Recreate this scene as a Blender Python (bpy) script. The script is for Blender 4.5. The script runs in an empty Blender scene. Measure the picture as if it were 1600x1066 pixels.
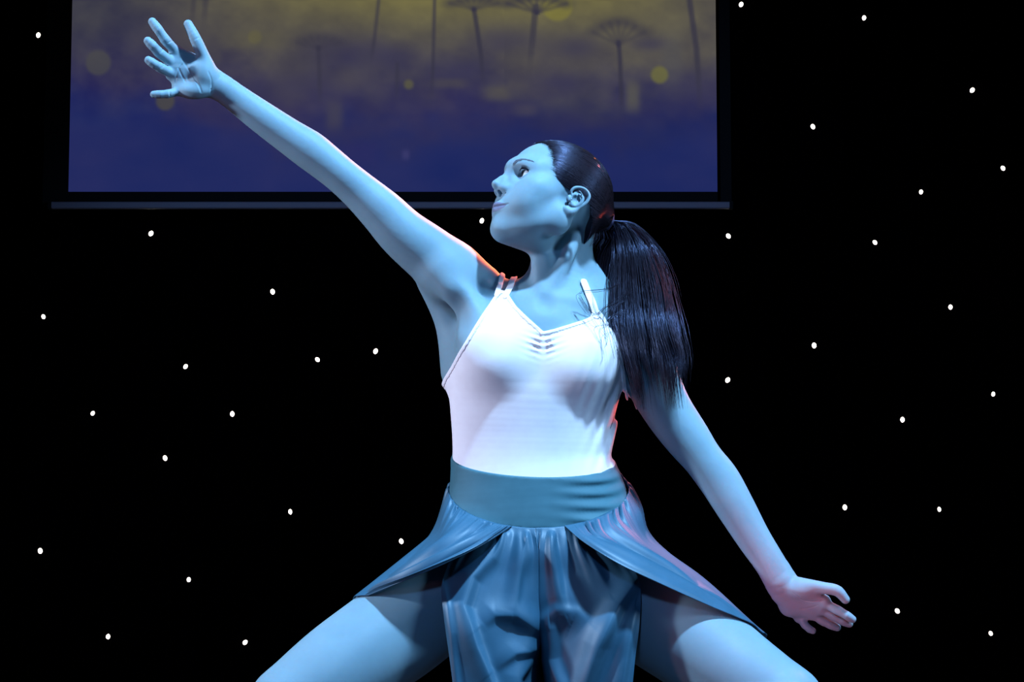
import bpy, math, random, time
import numpy as np
T0 = time.time()
random.seed(7); rng = np.random.default_rng(7)
scene = bpy.context.scene
COL = scene.collection

# ------------------------------------------------------------------ camera
F = 3111.0                       # focal length in pixels of the 1600x1066 frame
PITCH = math.radians(5.3)
CAM = np.array([0.0, -3.66, 0.80])
cd = bpy.data.cameras.new('camera'); cam = bpy.data.objects.new('camera', cd); COL.objects.link(cam)
cam.location = CAM; cam.rotation_euler = (math.pi/2 + PITCH, 0, 0)
cd.sensor_width = 36.0; cd.lens = 36.0*F/1600; cd.clip_start = 0.05; cd.clip_end = 50
scene.camera = cam
scene.view_settings.view_transform = 'Standard'; scene.view_settings.look = 'None'
scene.view_settings.gamma = 1.0; scene.view_settings.use_curve_mapping = False
scene.view_settings.exposure = 0.0
# ------------------------------------------------------------------ world and lamps
wd = bpy.data.worlds.new('world'); scene.world = wd; wd.use_nodes = True
wd.node_tree.nodes['Background'].inputs[0].default_value = (0.004, 0.004, 0.008, 1)
wd.node_tree.nodes['Background'].inputs[1].default_value = 1.0

def spot(name, loc, target, color, power, size_deg, radius=0.08, blend=0.4):
    l = bpy.data.lights.new(name, 'SPOT'); o = bpy.data.objects.new(name, l); COL.objects.link(o)
    l.color = color; l.energy = power; l.spot_size = math.radians(size_deg); l.spot_blend = blend
    l.shadow_soft_size = radius
    import mathutils
    d = mathutils.Vector(target) - mathutils.Vector(loc)
    o.location = loc; o.rotation_euler = d.to_track_quat('-Z', 'Y').to_euler()
    return o
KEY = (0.33, 0.64, 1.0)
spot('key_spot', (1.15, -1.65, 4.7), (0.0, 0, 1.05), KEY, 2150, 38, 0.12)
spot('wing_spot_right', (3.7, -1.2, 2.2), (0.05, 0, 1.05), (0.36, 0.66, 1.0), 420, 34, 0.45)
spot('wing_spot_left', (-4.1, -0.9, 2.25), (0, 0, 1.15), (0.56, 0.74, 1.0), 820, 34, 0.12)
spot('front_wash', (-0.6, -6.0, 3.4), (0, 0, 1.2), (0.22, 0.46, 1.0), 300, 34, 0.25)
spot('back_spot_red', (1.1, 2.6, 3.1), (-0.05, 0, 1.50), (1.0, 0.18, 0.05), 900, 16, 0.08)
spot('back_spot_pink', (2.2, 2.4, 3.4), (0.1, 0, 0.9), (1.0, 0.25, 0.3), 260, 40, 0.10)
spot('back_spot_rose', (2.0, 2.7, 1.55), (0.21, 0.02, 1.14), (1.0, 0.12, 0.08), 800, 6, 0.10)
spot('foot_lamp_pink', (-3.2, -1.2, 0.25), (0.1, 0, 1.1), (1.0, 0.40, 0.46), 50, 40, 0.2)
spot('foot_lamp_red', (-0.5, -2.5, 0.12), (0.56, -0.05, 0.76), (1.0, 0.16, 0.18), 300, 9, 0.1, 1.0)

# ------------------------------------------------------------------ helpers
RIGHT = np.array([1.0, 0, 0]); FWD = np.array([0, math.cos(PITCH), math.sin(PITCH)]); UP = np.array([0, -math.sin(PITCH), math.cos(PITCH)])
def P(px, py, Y):
    """the world point on the plane y = Y that pixel (px, py) looks at"""
    d = FWD + RIGHT*((px-800)/F) - UP*((py-533)/F)
    return CAM + d*((Y-CAM[1])/d[1])
def PP(pts): return np.array([P(*p) for p in pts])
def unproj(p):
    v = np.asarray(p) - CAM; z = v@FWD
    return 800 + F*(v@RIGHT)/z, 533 - F*(v@UP)/z
PXM = F/(3.66*math.cos(PITCH))            # about 854 pixels per metre at y = 0

def link(o, parent=None):
    COL.objects.link(o)
    if parent is not None: o.parent = parent
    return o
def mesh_obj(name, verts, faces, mat, parent=None, smooth=True):
    m = bpy.data.meshes.new(name)
    verts = np.asarray(verts, np.float32)
    if isinstance(faces, np.ndarray):
        n, k = faces.shape
        m.vertices.add(len(verts)); m.vertices.foreach_set('co', verts.ravel())
        m.loops.add(n*k); m.loops.foreach_set('vertex_index', faces.astype(np.int32).ravel())
        m.polygons.add(n); m.polygons.foreach_set('loop_start', np.arange(0, n*k, k, dtype=np.int32))
        m.update(calc_edges=True); m.validate()
    else:
        m.from_pydata([tuple(v) for v in verts], [], faces)
    if smooth: m.polygons.foreach_set('use_smooth', np.ones(len(m.polygons), bool))
    m.update()
    if mat: m.materials.append(mat)
    return link(bpy.data.objects.new(name, m), parent)
def empty(name, loc):
    o = bpy.data.objects.new(name, None); o.location = loc; o.empty_display_size = 0.1
    return link(o)
def tag(o, label=None, cat=None, group=None, kind=None):
    for k, v in (('label', label), ('category', cat), ('group', group), ('kind', kind)):
        if v: o[k] = v
    return o
def box(x0, x1, y0, y1, z0, z1):
    v = [(x, y, z) for x in (x0, x1) for y in (y0, y1) for z in (z0, z1)]
    return v, [(0,1,3,2), (4,6,7,5), (0,4,5,1), (2,3,7,6), (0,2,6,4), (1,5,7,3)]

# ------------------------------------------------------------------ materials
def material(name, color=(0.5,0.5,0.5), rough=0.5, **kw):
    m = bpy.data.materials.new(name); m.use_nodes = True
    b = m.node_tree.nodes['Principled BSDF']
    b.inputs['Base Color'].default_value = (*color, 1); b.inputs['Roughness'].default_value = rough
    for k, v in kw.items(): b.inputs[k.replace('_', ' ')].default_value = v
    return m
def add_noise(m, scale, c0, c1, bump=0.0, bump_scale=None, stretch=None, dist=0.001):
    nt = m.node_tree; b = nt.nodes['Principled BSDF']
    tc = nt.nodes.new('ShaderNodeTexCoord'); mp = nt.nodes.new('ShaderNodeMapping')
    if stretch: mp.inputs['Scale'].default_value = stretch
    nt.links.new(tc.outputs['Object'], mp.inputs['Vector'])
    n = nt.nodes.new('ShaderNodeTexNoise'); n.inputs['Scale'].default_value = scale; n.inputs['Detail'].default_value = 4
    nt.links.new(mp.outputs[0], n.inputs['Vector'])
    r = nt.nodes.new('ShaderNodeValToRGB'); r.color_ramp.elements[0].color = (*c0, 1); r.color_ramp.elements[1].color = (*c1, 1)
    r.color_ramp.elements[0].position = 0.3; r.color_ramp.elements[1].position = 0.7
    nt.links.new(n.outputs['Fac'], r.inputs['Fac']); nt.links.new(r.outputs['Color'], b.inputs['Base Color'])
    if bump:
        n2 = nt.nodes.new('ShaderNodeTexNoise'); n2.inputs['Scale'].default_value = bump_scale or scale
        nt.links.new(mp.outputs[0], n2.inputs['Vector'])
        bp = nt.nodes.new('ShaderNodeBump'); bp.inputs['Strength'].default_value = bump; bp.inputs['Distance'].default_value = dist
        nt.links.new(n2.outputs['Fac'], bp.inputs['Height']); nt.links.new(bp.outputs[0], b.inputs['Normal'])
    return r
SKIN = material('skin', (0.5, 0.5, 0.5), 0.55, Specular_IOR_Level=0.22, Subsurface_Weight=0.2, Subsurface_Scale=0.008)
ramp = add_noise(SKIN, 14, (0.185, 0.28, 0.335), (0.21, 0.31, 0.365), 0.05, 500, dist=0.0002)
nt = SKIN.node_tree; at = nt.nodes.new('ShaderNodeAttribute'); at.attribute_name = 'lip'
mx = nt.nodes.new('ShaderNodeMix'); mx.data_type = 'RGBA'; mx.inputs[7].default_value = (0.165, 0.165, 0.25, 1)
nt.links.new(at.outputs['Fac'], mx.inputs[0]); nt.links.new(ramp.outputs['Color'], mx.inputs[6])
nt.links.new(mx.outputs[2], nt.nodes['Principled BSDF'].inputs['Base Color'])
WHITE = material('white_jersey', (0.9, 0.88, 0.9), 0.75, Sheen_Weight=0.1)
add_noise(WHITE, 60, (0.93, 0.80, 0.82), (0.96, 0.84, 0.86), 0.15, 900, dist=0.0004)
TEAL = material('teal_jersey', (0.10, 0.20, 0.28), 0.7)
add_noise(TEAL, 40, (0.030, 0.118, 0.155), (0.036, 0.132, 0.172), 0.15, 700, dist=0.0004)
SKIRT = material('blue_crepe', (0.13, 0.24, 0.36), 0.5)
add_noise(SKIRT, 30, (0.026, 0.095, 0.155), (0.034, 0.110, 0.18), 0.15, 500, dist=0.0005)
HAIR = material('dark_hair', (0.010, 0.006, 0.008), 0.28, Specular_IOR_Level=0.55, Specular_Tint=(0.5, 0.58, 1.0, 1.0))
BROW = material('brow_hair', (0.07, 0.075, 0.10), 0.7)
NAIL = material('nail', (0.55, 0.5, 0.52), 0.2)
TIE = material('hair_elastic', (0.03, 0.02, 0.06), 0.6)

# ------------------------------------------------------------------ setting
CURTAIN_Y = 3.30
print('start', round(time.time()-T0, 1))
v, f = box(-5.1, 5.1, -6.6, 4.0, -0.12, 0.0)
floor = mesh_obj('floor', v, f, None, smooth=False)
FL = material('black_stage_vinyl', (0.01, 0.01, 0.012), 0.45); add_noise(FL, 8, (0.008, 0.008, 0.01), (0.014, 0.014, 0.016), 0.1, 60)
floor.data.materials.append(FL); tag(floor, 'black vinyl stage floor under the dancer', None, kind='structure')

STAGE = material('black_stage_wall', (0.004, 0.004, 0.005), 0.9, Specular_IOR_Level=0.1); add_noise(STAGE, 6, (0.003, 0.003, 0.004), (0.005, 0.005, 0.006), 0.1, 80)
for nm, b6, lab in (('wall_back', (-5.0, 5.0, 3.9, 4.0, 0, 5.2), 'black wall behind the backdrop curtain'), ('wall_left', (-5.1, -5.0, -6.6, 4.0, 0, 5.2), 'black wall of the left wing'),
                    ('wall_right', (5.0, 5.1, -6.6, 4.0, 0, 5.2), 'black wall of the right wing'), ('ceiling', (-5.1, 5.1, -6.6, 4.0, 5.2, 5.3), 'black ceiling over the stage')):
    v, f = box(*b6); tag(mesh_obj(nm, v, f, STAGE, smooth=False), lab, None, kind='structure')
def curtain_y(x): return CURTAIN_Y + 0.022*np.sin(x*2*np.pi/0.31) + 0.012*np.sin(x*2*np.pi/0.137+1.0)
xs = np.linspace(-4.2, 4.2, 1000); zs = np.linspace(0.01, 4.2, 12)
V = np.array([(x, curtain_y(x), z) for z in zs for x in xs])
i, j = np.meshgrid(np.arange(len(xs)-1), np.arange(len(zs)-1)); a = (j*len(xs)+i).ravel()
VEL = material('black_velvet', (0.001, 0.001, 0.001), 1.0, Specular_IOR_Level=0.0); add_noise(VEL, 5, (0.0008, 0.0007, 0.001), (0.0014, 0.0011, 0.0016), 0.2, 200)
cur = mesh_obj('backdrop_curtain', V, np.stack([a, a+1, a+1+len(xs), a+len(xs)], 1), VEL)
sm = cur.modifiers.new('thickness', 'SOLIDIFY'); sm.thickness = 0.004; sm.offset = 1
tag(cur, 'black pleated backdrop curtain hanging behind the dancer', 'curtain')

# ---- projection screen
SY = 3.12
def S(px, py): return P(px, py, SY)
screen = empty('projection_screen', S(614, 320))
tag(screen, 'large projection screen showing yellow and blue picture of seed heads behind the dancer', 'screen')
def vnoise(u, v, seed):
    r = np.random.default_rng(seed).random((64, 64))
    u = np.asarray(u) % 63; v = np.asarray(v) % 63
    iu = np.floor(u).astype(int); iv = np.floor(v).astype(int); fu = u-iu; fv = v-iv
    fu = fu*fu*(3-2*fu); fv = fv*fv*(3-2*fv)
    return (r[iv,iu]*(1-fu)+r[iv,iu+1]*fu)*(1-fv) + (r[iv+1,iu]*(1-fu)+r[iv+1,iu+1]*fu)*fv
def fbm(u, v, seed): return sum(vnoise(u*2**k, v*2**k, seed+k)*0.5**(k+1) for k in range(4))/0.9375
def lin(c): c = np.asarray(c, float)/255; return np.where(c <= 0.04045, c/12.92, ((c+0.055)/1.055)**2.4)
NXS, NYS = 380, 170
sx = np.linspace(0, 1, NXS); top_px = -170
pyg = np.linspace(top_px, 300, NYS)
PXg, PYg = np.meshgrid(107 + sx*1012, pyg)
def seg_d(x, y, x0, y0, x1, y1):
    dx, dy = x1-x0, y1-y0; t = np.clip(((x-x0)*dx+(y-y0)*dy)/(dx*dx+dy*dy), 0, 1)
    return np.hypot(x-x0-t*dx, y-y0-t*dy)
def sstep(a, b, x): t = np.clip((x-a)/(b-a), 0, 1); return t*t*(3-2*t)
def picture(x, y):
    blue = np.array([32, 40, 94.]); slate = np.array([47, 45, 84.]); olive = np.array([84, 80, 74.]); yellow = np.array([122, 115, 64.]); grey = np.array([58, 58, 72.])
    n = fbm(x/90, y/60, 3); n2 = fbm(x/35+9, y/28, 11)
    side = sstep(110, 430, x)
    yy = y + (n-0.5)*110 + (1-side)*70
    c = blue + (slate-blue)*sstep(255, 165, yy)[..., None]
    c = c + (olive-c)*(sstep(200, 60, yy)*0.92)[..., None]
    glow = np.exp(-(((x-640)/300)**2)-((y+20)/62)**2) + 0.55*np.exp(-(((x-930)/160)**2)-((y+20)/70)**2)
    c = c + (yellow-c)*np.clip(glow, 0, 1)[..., None]*0.75
    c = c + (grey-c)*((1-side)*sstep(140, 20, y)*0.9)[..., None]
    c = c + ((n2-0.5)*26*sstep(240, 120, y))[..., None]*np.array([1, .95, .3])
    n3 = fbm(x/140+3, y/90+5, 23); c = c + ((n3-0.5)*22*sstep(90, 200, y))[..., None]*np.array([1.1, .6, .15])
    # dark soft masses of far seed heads
    for (mx_, my_, rx, ry, k) in ((529, 84, 62, 30, .55), (610, 92, 40, 22, .4), (790, 62, 60, 22, .35), (900, 75, 40, 20, .45), (480, 130, 70, 26, .4), (720, 112, 60, 22, .4), (880, 130, 45, 20, .5), (1015, 68, 30, 12, .4), (400, 150, 60, 30, .3), (250, 60, 60, 40, .25), (1080, 150, 50, 40, .35), (640, 150, 80, 18, .35)):
        m = np.exp(-((x-mx_)/rx)**2-((y-my_)/ry)**2)*k*(0.6+0.8*n2)
        c = c + (np.array([44, 42, 82.])-c)*np.clip(m, 0, 1)[..., None]
    # light patches between the stems
    for (mx_, my_, rx, ry, col, k) in ((775, 145, 22, 12, (88, 84, 74), .6), (820, 172, 20, 10, (72, 68, 82), .6), (988, 150, 12, 26, (92, 90, 78), .7), (700, 130, 30, 8, (86, 82, 72), .4), (521, 178, 14, 26, (68, 65, 80), .7), (540, 130, 26, 16, (72, 68, 80), .5), (560, 240, 30, 20, (46, 42, 92), .5), (633, 242, 6, 8, (64, 62, 110), .6), (392, 62, 50, 16, (98, 94, 66), .3), (1050, 95, 16, 40, (82, 82, 84), .4)):
        m = np.exp(-np.abs((x-mx_)/rx)**3-np.abs((y-my_)/ry)**3)*k
        c = c + (np.array(col, float)-c)*m[..., None]
    # round out-of-focus spots
    for (mx_, my_, r_, col, k) in ((1030, 117, 13, (110, 108, 58), .75), (150, 98, 19, (72, 72, 74), .75), (256, 158, 14, (74, 72, 68), .8), (330, 88, 12, (70, 68, 74), .4), (637, 132, 7, (100, 98, 60), .6), (870, 8, 24, (138, 132, 52), .5), (395, 58, 10, (105, 100, 62), .4)):
        c = c + (np.array(col, float)-c)*(sstep(r_+4, r_-3, np.hypot(x-mx_, y-my_))*k)[..., None]
    # stems
    dark = np.array([52, 50, 66.])
    def stroke(pts, w, k, fade):
        nonlocal c
        d = np.min([seg_d(x, y, *pts[q], *pts[q+1]) for q in range(len(pts)-1)], 0)
        m = sstep(w+2.8, w-2.2, d)*k*.85*sstep(fade[1], fade[0], y)
        c = c + (dark-c)*m[..., None]
    stroke([(679, -170), (677, 0), (675, 100), (672, 170)], 2.2, .8, (100, 175))
    stroke([(739, 15), (744, 45), (750, 85), (754, 135)], 3.2, .9, (70, 150))
    stroke([(836, 10), (833, 40), (828, 90), (824, 125)], 4.5, .75, (40, 130))
    stroke([(966, 66), (968, 90), (971, 180)], 3.0, .95, (140, 185))
    stroke([(1070, -170), (1078, 0), (1088, 75), (1095, 185)], 4.0, .85, (80, 190))
    stroke([(594, -170), (589, 0), (584, 50), (577, 105)], 2.4, .7, (60, 110))
    stroke([(302, -170), (298, 0), (296, 40)], 3.5, .5, (5, 50)); stroke([(322, -170), (317, 0), (314, 45)], 4, .5, (5, 50))
    stroke([(495, 74), (499, 165)], 3.0, .6, (120, 175)); stroke([(619, 100), (618, 160)], 2.6, .6, (120, 165))
    # umbels: a fan of rays and a bumpy crown
    for (ux, uy, w, h, k) in ((739, 15, 38, 18, .5), (838, 20, 46, 26, .7), (966, 70, 40, 36, .45), (495, 76, 34, 18, .3)):
        for q in range(7):
            t = -1 + q/3
            ex, ey = ux+t*w, uy - h*(1-0.45*t*t)
            d = seg_d(x, y, ux, uy, ex, ey); c = c + (dark-c)*(sstep(5.5, .2, d)*k*0.6)[..., None]
            d = np.hypot((x-ex)/1.5, y-ey); c = c + (dark-c)*(sstep(14, 0, d)*k*0.75)[..., None]
    return np.clip(c, 0, 255)
colr = lin(picture(PXg, PYg))
# corner points of the screen (the sheet is a true rectangle)
bl, br = S(106.5, 301), S(1121, 298.5); xl, xr = bl[0], br[0]; zb = (bl[2]+br[2])/2; zt = zb + 1.36
Vx = []
for r_ in range(NYS):
    z = P(614, pyg[r_], SY)[2]
    for s_ in sx: Vx.append((xl+(xr-xl)*s_, SY, z))
Vx = np.array(Vx); zt = Vx[:, 2].max()
i, j = np.meshgrid(np.arange(NXS-1), np.arange(NYS-1)); a = (j*NXS+i).ravel()
SM = bpy.data.materials.new('projected_picture'); SM.use_nodes = True
nt = SM.node_tree; b = nt.nodes['Principled BSDF']; b.inputs['Base Color'].default_value = (0.02, 0.02, 0.02, 1); b.inputs['Roughness'].default_value = 0.9
ca = nt.nodes.new('ShaderNodeVertexColor'); ca.layer_name = 'picture'
nt.links.new(ca.outputs[0], b.inputs['Emission Color']); b.inputs['Emission Strength'].default_value = 1.0
sheet = mesh_obj('screen_sheet', Vx-np.array(screen.location), np.stack([a, a+1, a+1+NXS, a+NXS], 1), SM, screen, smooth=False)
att = sheet.data.color_attributes.new('picture', 'FLOAT_COLOR', 'POINT')
att.data.foreach_set('color', np.c_[colr.reshape(-1, 3), np.ones(NXS*NYS)].astype(np.float32).ravel())
sheet['label'] = 'projected picture of yellow and blue seed heads'
BLK = material('black_masking', (0.004, 0.004, 0.005), 0.8)
SIL = material('grey_bar', (0.5, 0.42, 0.5), 0.5)
SIL.node_tree.nodes['Principled BSDF'].inputs['Emission Strength'].default_value = 0.0
o3 = np.array(screen.location)
def scr_box(name, px0, px1, py0, py1, y0, y1, mat):
    a_, b_ = P(px0, py1, SY), P(px1, py0, SY)
    v, f = box(a_[0], b_[0], y0, y1, a_[2], b_[2]); return mesh_obj(name, np.array(v)-o3, f, mat, screen, smooth=False)
scr_box('black_border', 78, 106.5, 317, -190, SY-0.004, SY+0.004, BLK); scr_box('black_border', 1121, 1143, 317, -190, SY-0.004, SY+0.004, BLK)
scr_box('black_border', 106.5, 1121, 317, 300, SY-0.004, SY+0.004, BLK)
bar = scr_box('weight_bar', 79, 1142, 326.5, 316, SY-0.014, SY+0.014, SIL)
bv = bar.modifiers.new('round', 'BEVEL'); bv.width = 0.005; bv.segments = 3
for px in (79, 1142):
    v, f = box(-0.006, 0.006, -0.016, 0.016, -0.013, 0.013)
    c_ = P(px, 321.2, SY); e_ = mesh_obj('end_cap', np.array(v)+c_-o3, f, BLK, screen, smooth=False)
v, f = box(xl-0.14, xr+0.14, SY-0.06, SY+0.06, zt-0.01, zt+0.12)
mesh_obj('housing', np.array(v)-o3, f, SIL, screen, smooth=False)

# ---- star lights
LED = bpy.data.materials.new('star_glow'); LED.use_nodes = True
b = LED.node_tree.nodes['Principled BSDF']; b.inputs['Emission Color'].default_value = (1.0, 0.92, 0.80, 1); b.inputs['Emission Strength'].default_value = 5.0
SOCK = material('star_socket', (0.01, 0.01, 0.012), 0.6)
def dome(rx, rz, depth, n=12, m=5):
    vs = [(0, -depth, 0)]; fs = []
    for k in range(1, m+1):
        a_ = k/m*math.pi/2
        for q in range(n):
            t = q/n*2*math.pi; vs.append((rx*math.sin(a_)*math.cos(t), -depth*math.cos(a_), rz*math.sin(a_)*math.sin(t)))
    for q in range(n): fs.append((0, 1+(q+1) % n, 1+q))
    for k in range(m-1):
        for q in range(n):
            b0 = 1+k*n; fs.append((b0+q, b0+(q+1) % n, b0+n+(q+1) % n, b0+n+q))
    fs.append(tuple(1+(m-1)*n+q for q in range(n)))
    return vs, fs
def ringm(r0, r1, y0, y1, n=14):
    vs = []; fs = []
    for q in range(n):
        t = q/n*2*math.pi; c, s = math.cos(t), math.sin(t)
        vs += [(r0*c, y0, r0*s), (r1*c, y0, r1*s), (r1*c, y1, r1*s), (r0*c, y1, r0*s)]
    for q in range(n):
        a_, b_ = 4*q, 4*((q+1) % n)
        for k in range(4): fs.append((a_+k, a_+(k+1) % 4, b_+(k+1) % 4, b_+k))
    return vs, fs
STARS = [
 (60,55,'left of the projection screen near its top',1.0),
 (236,365,'just below the left end of the screen bar',1.05),
 (753,345,"just left of the dancer's lips",1.0),
 (68,495,'at the left edge, highest below the screen bar',.9),
 (426,456,'closest below the forearm of the raised arm',1.05),
 (290,573,'third to the left of the white top',.95),
 (496,562,'second to the left of the white top',.95),
 (587,549,'closest to the left side of the white top',1.05),
 (145,646,'left one of two at waistline height far left',.9),
 (363,647,'right one of two at waistline height far left',1.0),
 (258,716,'alone below the two at waistline height',1.0),
 (454,800,'second to the left of the skirt hip',1.0),
 (627,846,'closest to the left hip of the skirt',1.0),
 (63,861,'lowest along the left edge',1.05),
 (295,906,'above and between the two lowest left ones',.9),
 (169,995,'lowest towards the bottom left corner',.95),
 (383,1004,'closest above the left thigh at the bottom',1.0),
 (1158,7,'at the top edge touching the right of the screen',1.0),
 (1350,28,'at the top edge, second right of the screen',.95),
 (1519,141,'highest in the top right corner',1.05),
 (1270,198,'closest right of the screen below the top edge',1.0),
 (1567,263,'highest along the right edge',.95),
 (1439,300,'far right, level with the screen bottom',.9),
 (1138,369,'just below the right end of the screen bar',1.0),
 (1367,379,'right of and level with the hair elastic',.95),
 (1485,480,'far right, level with the neckline',.95),
 (1272,540,'second to the right of the ponytail tips',1.05),
 (1137,594,'closest to the right of the ponytail tips',1.05),
 (1552,616,'at the right edge, second from its top',.9),
 (1410,656,'far right of the lowered upper arm',1.0),
 (1320,793,'closest to the right of the lowered forearm',1.0),
 (1467,796,'second to the right of the lowered forearm',.95),
 (1402,955,'closest to the fingertips of the lowered hand',1.0),
 (1548,990,'lowest in the bottom right corner',.9)]
star_mesh = None
for (px, py, where, sc) in STARS:
    x0 = P(px, py, CURTAIN_Y)[0]; y0 = float(curtain_y(x0))
    p = P(px, py, y0-0.006)
    if star_mesh is None:
        vs, fs = dome(0.0076, 0.0096, 0.009); so = mesh_obj('star_light', vs, fs, LED); star_mesh = so.data
        vs, fs = ringm(0.0068, 0.0090, -0.001, 0.012); ro = mesh_obj('socket', vs, fs, SOCK, so); ring_data = ro.data
    else:
        so = link(bpy.data.objects.new('star_light', star_mesh)); ro = link(bpy.data.objects.new('socket', ring_data), so)
    so.location = p; so.scale = (sc,)*3; so.rotation_euler = (0, rng.uniform(-0.7, 0.7), 0)
    tag(so, 'white star light on black curtain, '+where, 'star light', 'star lights on the backdrop curtain')
#PERSON
# ------------------------------------------------------------------ implicit-surface modelling kit
def ell_dist(qx, qy, qz, rx_, ry_, rz_):
    ax, ay, az = qx/rx_, qy/ry_, qz/rz_
    k0 = np.sqrt(ax*ax+ay*ay+az*az); ax /= rx_; ay /= ry_; az /= rz_
    return k0*(k0-1)/np.maximum(np.sqrt(ax*ax+ay*ay+az*az), 1e-6)
PAD = [0.0]                                         # widens the reach of each solid during the coarse pass
class Field:
    """a list of soft-blended solids; value() gives a signed distance"""
    def __init__(self): self.prims = []
    def ell(self, c, r, R=None, k=0.01, op='u'):
        c = np.asarray(c, np.float32); r = np.asarray(r, np.float32); R = np.eye(3, dtype=np.float32) if R is None else np.asarray(R, np.float32)
        ext = np.sqrt(((R*r)**2).sum(1)); m = 1.5*k
        def fn(x, y, z, lo, hi):
            x, y, z = x-c[0], y-c[1], z-c[2]
            return ell_dist(*[x*R[0, i]+y*R[1, i]+z*R[2, i] for i in range(3)], r[0], r[1], r[2])
        self.prims.append((fn, c-ext-m, c+ext+m, np.float32(k), op)); return self
    def chain(self, pts, rad, u=None, k=0.01, op='u', step=0.012):
        """a tube through pts; rad is one radius per point or (radius along u, radius across)"""
        pts = np.asarray(pts, float); rad = np.asarray(rad, float)
        if rad.ndim == 1: rad = np.stack([rad, rad], 1)
        pr = np.c_[pts, rad]; L = np.linalg.norm(np.diff(pts, axis=0), axis=1)
        n = max(2, int(L.sum()/step)+1)
        t = np.r_[0, np.cumsum(L)]; q = catmull(t, pr, np.linspace(0, t[-1], n)).astype(np.float32)
        A, B = q[:-1, :3], q[1:, :3]; ra, rb = q[:-1, 3:], q[1:, 3:]
        u = np.array([0, 1.0, 0]) if u is None else np.asarray(u, float)
        segs = []
        for s in range(len(A)):
            w = B[s]-A[s]; ln = np.linalg.norm(w)
            if ln < 1e-7: continue
            w = w/ln; uu = u-w*(u@w)
            if np.linalg.norm(uu) < 1e-3: uu = np.array([1.0, 0.1, 0])-w*w[0]
            uu = uu/np.linalg.norm(uu); vv = np.cross(w, uu)
            R = np.stack([uu, vv, w], 1).astype(np.float32); m = max(ra[s].max(), rb[s].max())+1.5*k
            segs.append((A[s], np.float32(ln), ra[s], rb[s]-ra[s], R, np.minimum(A[s], B[s])-m, np.maximum(A[s], B[s])+m))
        def fn(x, y, z, lo, hi):
            best = np.full(len(x), 1.0, np.float32)
            for (a, ln, r0, dr, R, slo, shi) in segs:
                if slo[0] > hi[0] or slo[1] > hi[1] or slo[2] > hi[2] or shi[0] < lo[0] or shi[1] < lo[1] or shi[2] < lo[2]: continue
                dx, dy, dz = x-a[0], y-a[1], z-a[2]
                qu, qv, qw = [dx*R[0, i]+dy*R[1, i]+dz*R[2, i] for i in range(3)]
                t = np.minimum(np.maximum(qw/ln, 0), 1); qw -= t*ln; r1 = r0[0]+t*dr[0]; r2 = r0[1]+t*dr[1]
                np.minimum(best, ell_dist(qu, qv, qw, r1, r2, (r1+r2)*np.float32(.5)), out=best)
            return best
        self.prims.append((fn, np.min([s[5] for s in segs], 0), np.max([s[6] for s in segs], 0), np.float32(k), op)); return self
    def custom(self, fn, lo, hi, k, op):
        self.prims.append((lambda x, y, z, a, b: fn(np.stack([x, y, z], 1)), np.asarray(lo), np.asarray(hi), np.float32(k), op)); return self
    def value(self, p):
        lo, hi = p.min(0)-PAD[0], p.max(0)+PAD[0]; x, y, z = [np.ascontiguousarray(p[:, i], np.float32) for i in range(3)]; d = np.full(len(p), 1.0, np.float32)
        for (fn, plo, phi, k, op) in self.prims:
            if plo[0] > hi[0] or plo[1] > hi[1] or plo[2] > hi[2] or phi[0] < lo[0] or phi[1] < lo[1] or phi[2] < lo[2]: continue
            e = fn(x, y, z, lo, hi)
            if op == 'u': h = np.maximum(k-np.abs(d-e), 0); d = np.minimum(d, e)-h*h*(np.float32(.25)/k)
            else: h = np.maximum(k-np.abs(d+e), 0); d = np.maximum(d, -e)+h*h*(np.float32(.25)/k)
        return d
def catmull(t, y, ts):
    """monotone-ish cubic through y(t) with finite-difference tangents"""
    t = np.asarray(t, float); y = np.asarray(y, float); n = len(t)
    if n == 2: w = ((ts-t[0])/(t[1]-t[0]))[:, None]; return y[0]*(1-w)+y[1]*w
    s = np.diff(y, axis=0)/np.diff(t)[:, None]; m = np.empty_like(y); m[0] = s[0]; m[-1] = s[-1]
    h = np.diff(t)[:, None]; m[1:-1] = (s[:-1]*h[1:]+s[1:]*h[:-1])/(h[1:]+h[:-1])
    i = np.clip(np.searchsorted(t, ts, 'right')-1, 0, n-2); hh = (t[i+1]-t[i]); x = ((ts-t[i])/hh)[:, None]; hh = hh[:, None]
    return (2*x**3-3*x**2+1)*y[i]+(x**3-2*x**2+x)*hh*m[i]+(-2*x**3+3*x**2)*y[i+1]+(x**3-x**2)*hh*m[i+1]
def batched(fn, p, n=40000):
    return np.concatenate([fn(p[i:i+n]) for i in range(0, len(p), n)]) if len(p) else np.zeros(0, np.float32)
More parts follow.
